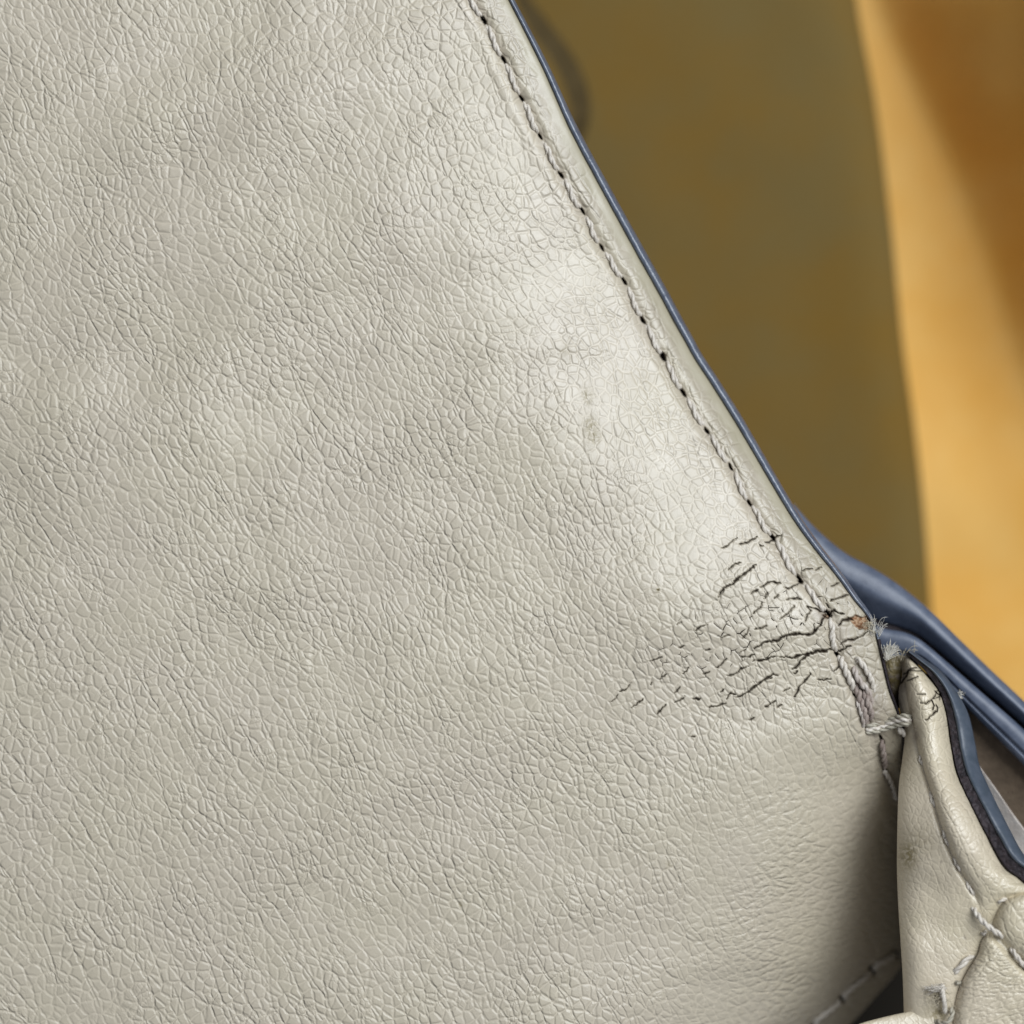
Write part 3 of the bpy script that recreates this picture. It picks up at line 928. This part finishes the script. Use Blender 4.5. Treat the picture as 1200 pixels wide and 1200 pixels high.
# rim of the gusset: black inner strip and slate outer bead
R_in = [(1062, 766), (1075, 777), (1089, 792), (1102, 812), (1110, 838), (1116, 877), (1123, 908), (1138, 942), (1158, 981), (1177, 1014), (1200, 1033), (1260, 1075)]
R_mid = [(1064, 764), (1078, 775), (1094, 789), (1109, 811), (1118, 838), (1125, 877), (1133, 907), (1148, 938), (1169, 978), (1186, 1006), (1206, 1022), (1264, 1064)]
R_out = [(1068, 762), (1084, 773), (1105, 789), (1123, 814), (1135, 838), (1143, 873), (1148, 898), (1163, 932), (1182, 970), (1200, 1002), (1214, 1010), (1270, 1050)]
loft('edge_dark_strip', R_in, R_mid, lambda s, t, x, y: -28 + lift(y) + 3 * t + 2.2 * vnoise(x, y, 3.5, 111), 300, 10, M_black, gus, skirt=90)
loft('edge_paint', R_mid, R_out, lambda s, t, x, y: -26 + lift(y) + 9 * hump(t) - 12 * t + 0.8 * vnoise(x, y, 9, 112), 300, 22, M_slate, gus, skirt=110)

gz = lambda x, y: float(gus_z(np.array(float(x)), np.array(float(y))))


def GT(pts, mat=M_thread, r=2.6, **k):
    return thread('stitch', [(x, y, z) for x, y, z in pts], mat, gus, r=r, **k)


def og(x, y, h):
    return (x, y, gz(x, y) + h)


for (x0, y0), (x1, y1) in (((1078, 885), (1081, 897)), ((1090, 927), (1096, 948)), ((1105, 972), (1112, 992)), ((1117, 1004), (1127, 1022)), ((1131, 1031), (1143, 1051))):
    GT([og(x0, y0, -4), og(x0 * .75 + x1 * .25, y0 * .75 + y1 * .25, 1.6), og((x0 + x1) / 2 - 1, (y0 + y1) / 2, 2.2), og(x0 * .25 + x1 * .75, y0 * .25 + y1 * .75, 1.6), og(x1, y1, -4)], r=2.3)
GT([(1140, 1062, gz(1140, 1062) - 4), (1144, 1070, gz(1144, 1070) + 4), (1153, 1081, 46), (1164, 1090, 45), (1173, 1096, 42), (1178, 1100, 32)], r=3.3)
GT([(1184, 1110, 30), (1187, 1114, 41), (1194, 1124, 43), (1202, 1134, 39), (1206, 1139, 30)], r=2.9)
GT([(1168, 1060, 30), (1172, 1056, 41), (1178, 1054, 38), (1181, 1057, 28)], r=2.2)
GT([(1151, 1092, 26), (1153, 1095, 35), (1156, 1090, 30)], r=2.2)
GT([og(1117, 1141, -2), og(1126, 1132, 3), og(1134, 1124, 3), og(1141, 1118, -4)], r=3.6, pitch=30)
GT([og(1121, 1148, -3), (1122, 1153, 28), (1126, 1150, 24)], M_thread_olive, r=2.4)
# loose thread tuft at the foot
fibres('frayed_fibres', (1106, 1157, 33), (-1.0, 0.10, 0.0), 46, 25, M_thread, gus, 0.10, 0.45, 1.8, .10)
fibres('frayed_fibres', (1105, 1165, 32), (-1.0, 0.35, 0.0), 16, 20, M_fibre_tan, gus, 0.22, 0.35, 2.5, .15)
GT([(1104, 1153, 28), (1105, 1164, 36), (1107, 1176, 36), (1107, 1188, 30)], M_thread, r=2.8, plies=3, pitch=14, fuzz=10)
GT([(1115, 1180, 26), (1116, 1190, 35), (1110, 1198, 35), (1102, 1199, 30), (1096, 1195, 22)], M_thread_olive, r=2.8, fuzz=6)
fibres('frayed_fibres', (1098, 1160, 29), (0.5, 1.0, 0.2), 34, 26, M_fibre_tan, gus, 0.35, 0.3, 4.0)
fibres('frayed_fibres', (1038, 771, -24), (0.62, -.8, 0.15), 130, 21, M_fibre, gus, 0.21, 0.42, 1.3, .08)
fibres('frayed_fibres', (1038, 768, -24), (0.15, -1.0, 0.15), 40, 15, M_fibre, gus, 0.2, 0.4, 1.3, .08)
fibres('frayed_fibres', (1056, 769, -38), (0.1, -1.0, 0.3), 34, 8, M_fibre_tan, gus, 0.55, 0.35, 3.2)
fibres('frayed_fibres', (1064, 768, -42), (0.9, -.9, 0.3), 9, 15, M_fibre_tan, gus, 0.3, 0.3, 2.0)

# folded stub tucked behind the roll
loft('fold_stub', [(1034, 769), (1036, 785), (1040, 805), (1044, 830)], [(1056, 768), (1057, 785), (1056, 805), (1054, 830)],
     lambda s, t, x, y: -52 + 8 * hump(t) - 26 * s + 2 * vnoise(x, y, 8, 121), 40, 24, M_cream, gus, skirt=40,
     attrs=lambda X, Y: {'gc': np.stack([X, Y, 0 * X], -1).reshape(-1, 3), 'gm': 0 * X + .4, 'gb': 0 * X, 'crack': sstep(798, 815, Y) * .7, 'soil_shade': sstep(775, 800, Y), 'stain': 0.9 + 0 * X, 'tear': 0 * X, 'margin': 0 * X})  # stub colour darkens steadily towards its lower end

# pale leather tip at the bottom edge
loft('piping_end', [(985, 1209), (1010, 1199), (1040, 1191), (1068, 1185), (1082, 1183), (1088, 1186)], [(985, 1260), (1010, 1250), (1040, 1245), (1075, 1235), (1096, 1210), (1094, 1192)],
     lambda s, t, x, y: 22 + 12 * hump(t * .5) - 10 * s + 1.5 * vnoise(x, y, 14, 131), 60, 24, M_cream, gus, skirt=40,
     attrs=lambda X, Y: {'gc': np.stack([X, Y, 0 * X], -1).reshape(-1, 3), 'gm': 0 * X + .6, 'gb': 0 * X, 'crack': 0 * X, 'soil_shade': 0 * X, 'stain': 0 * X, 'tear': 0 * X, 'margin': 0 * X})
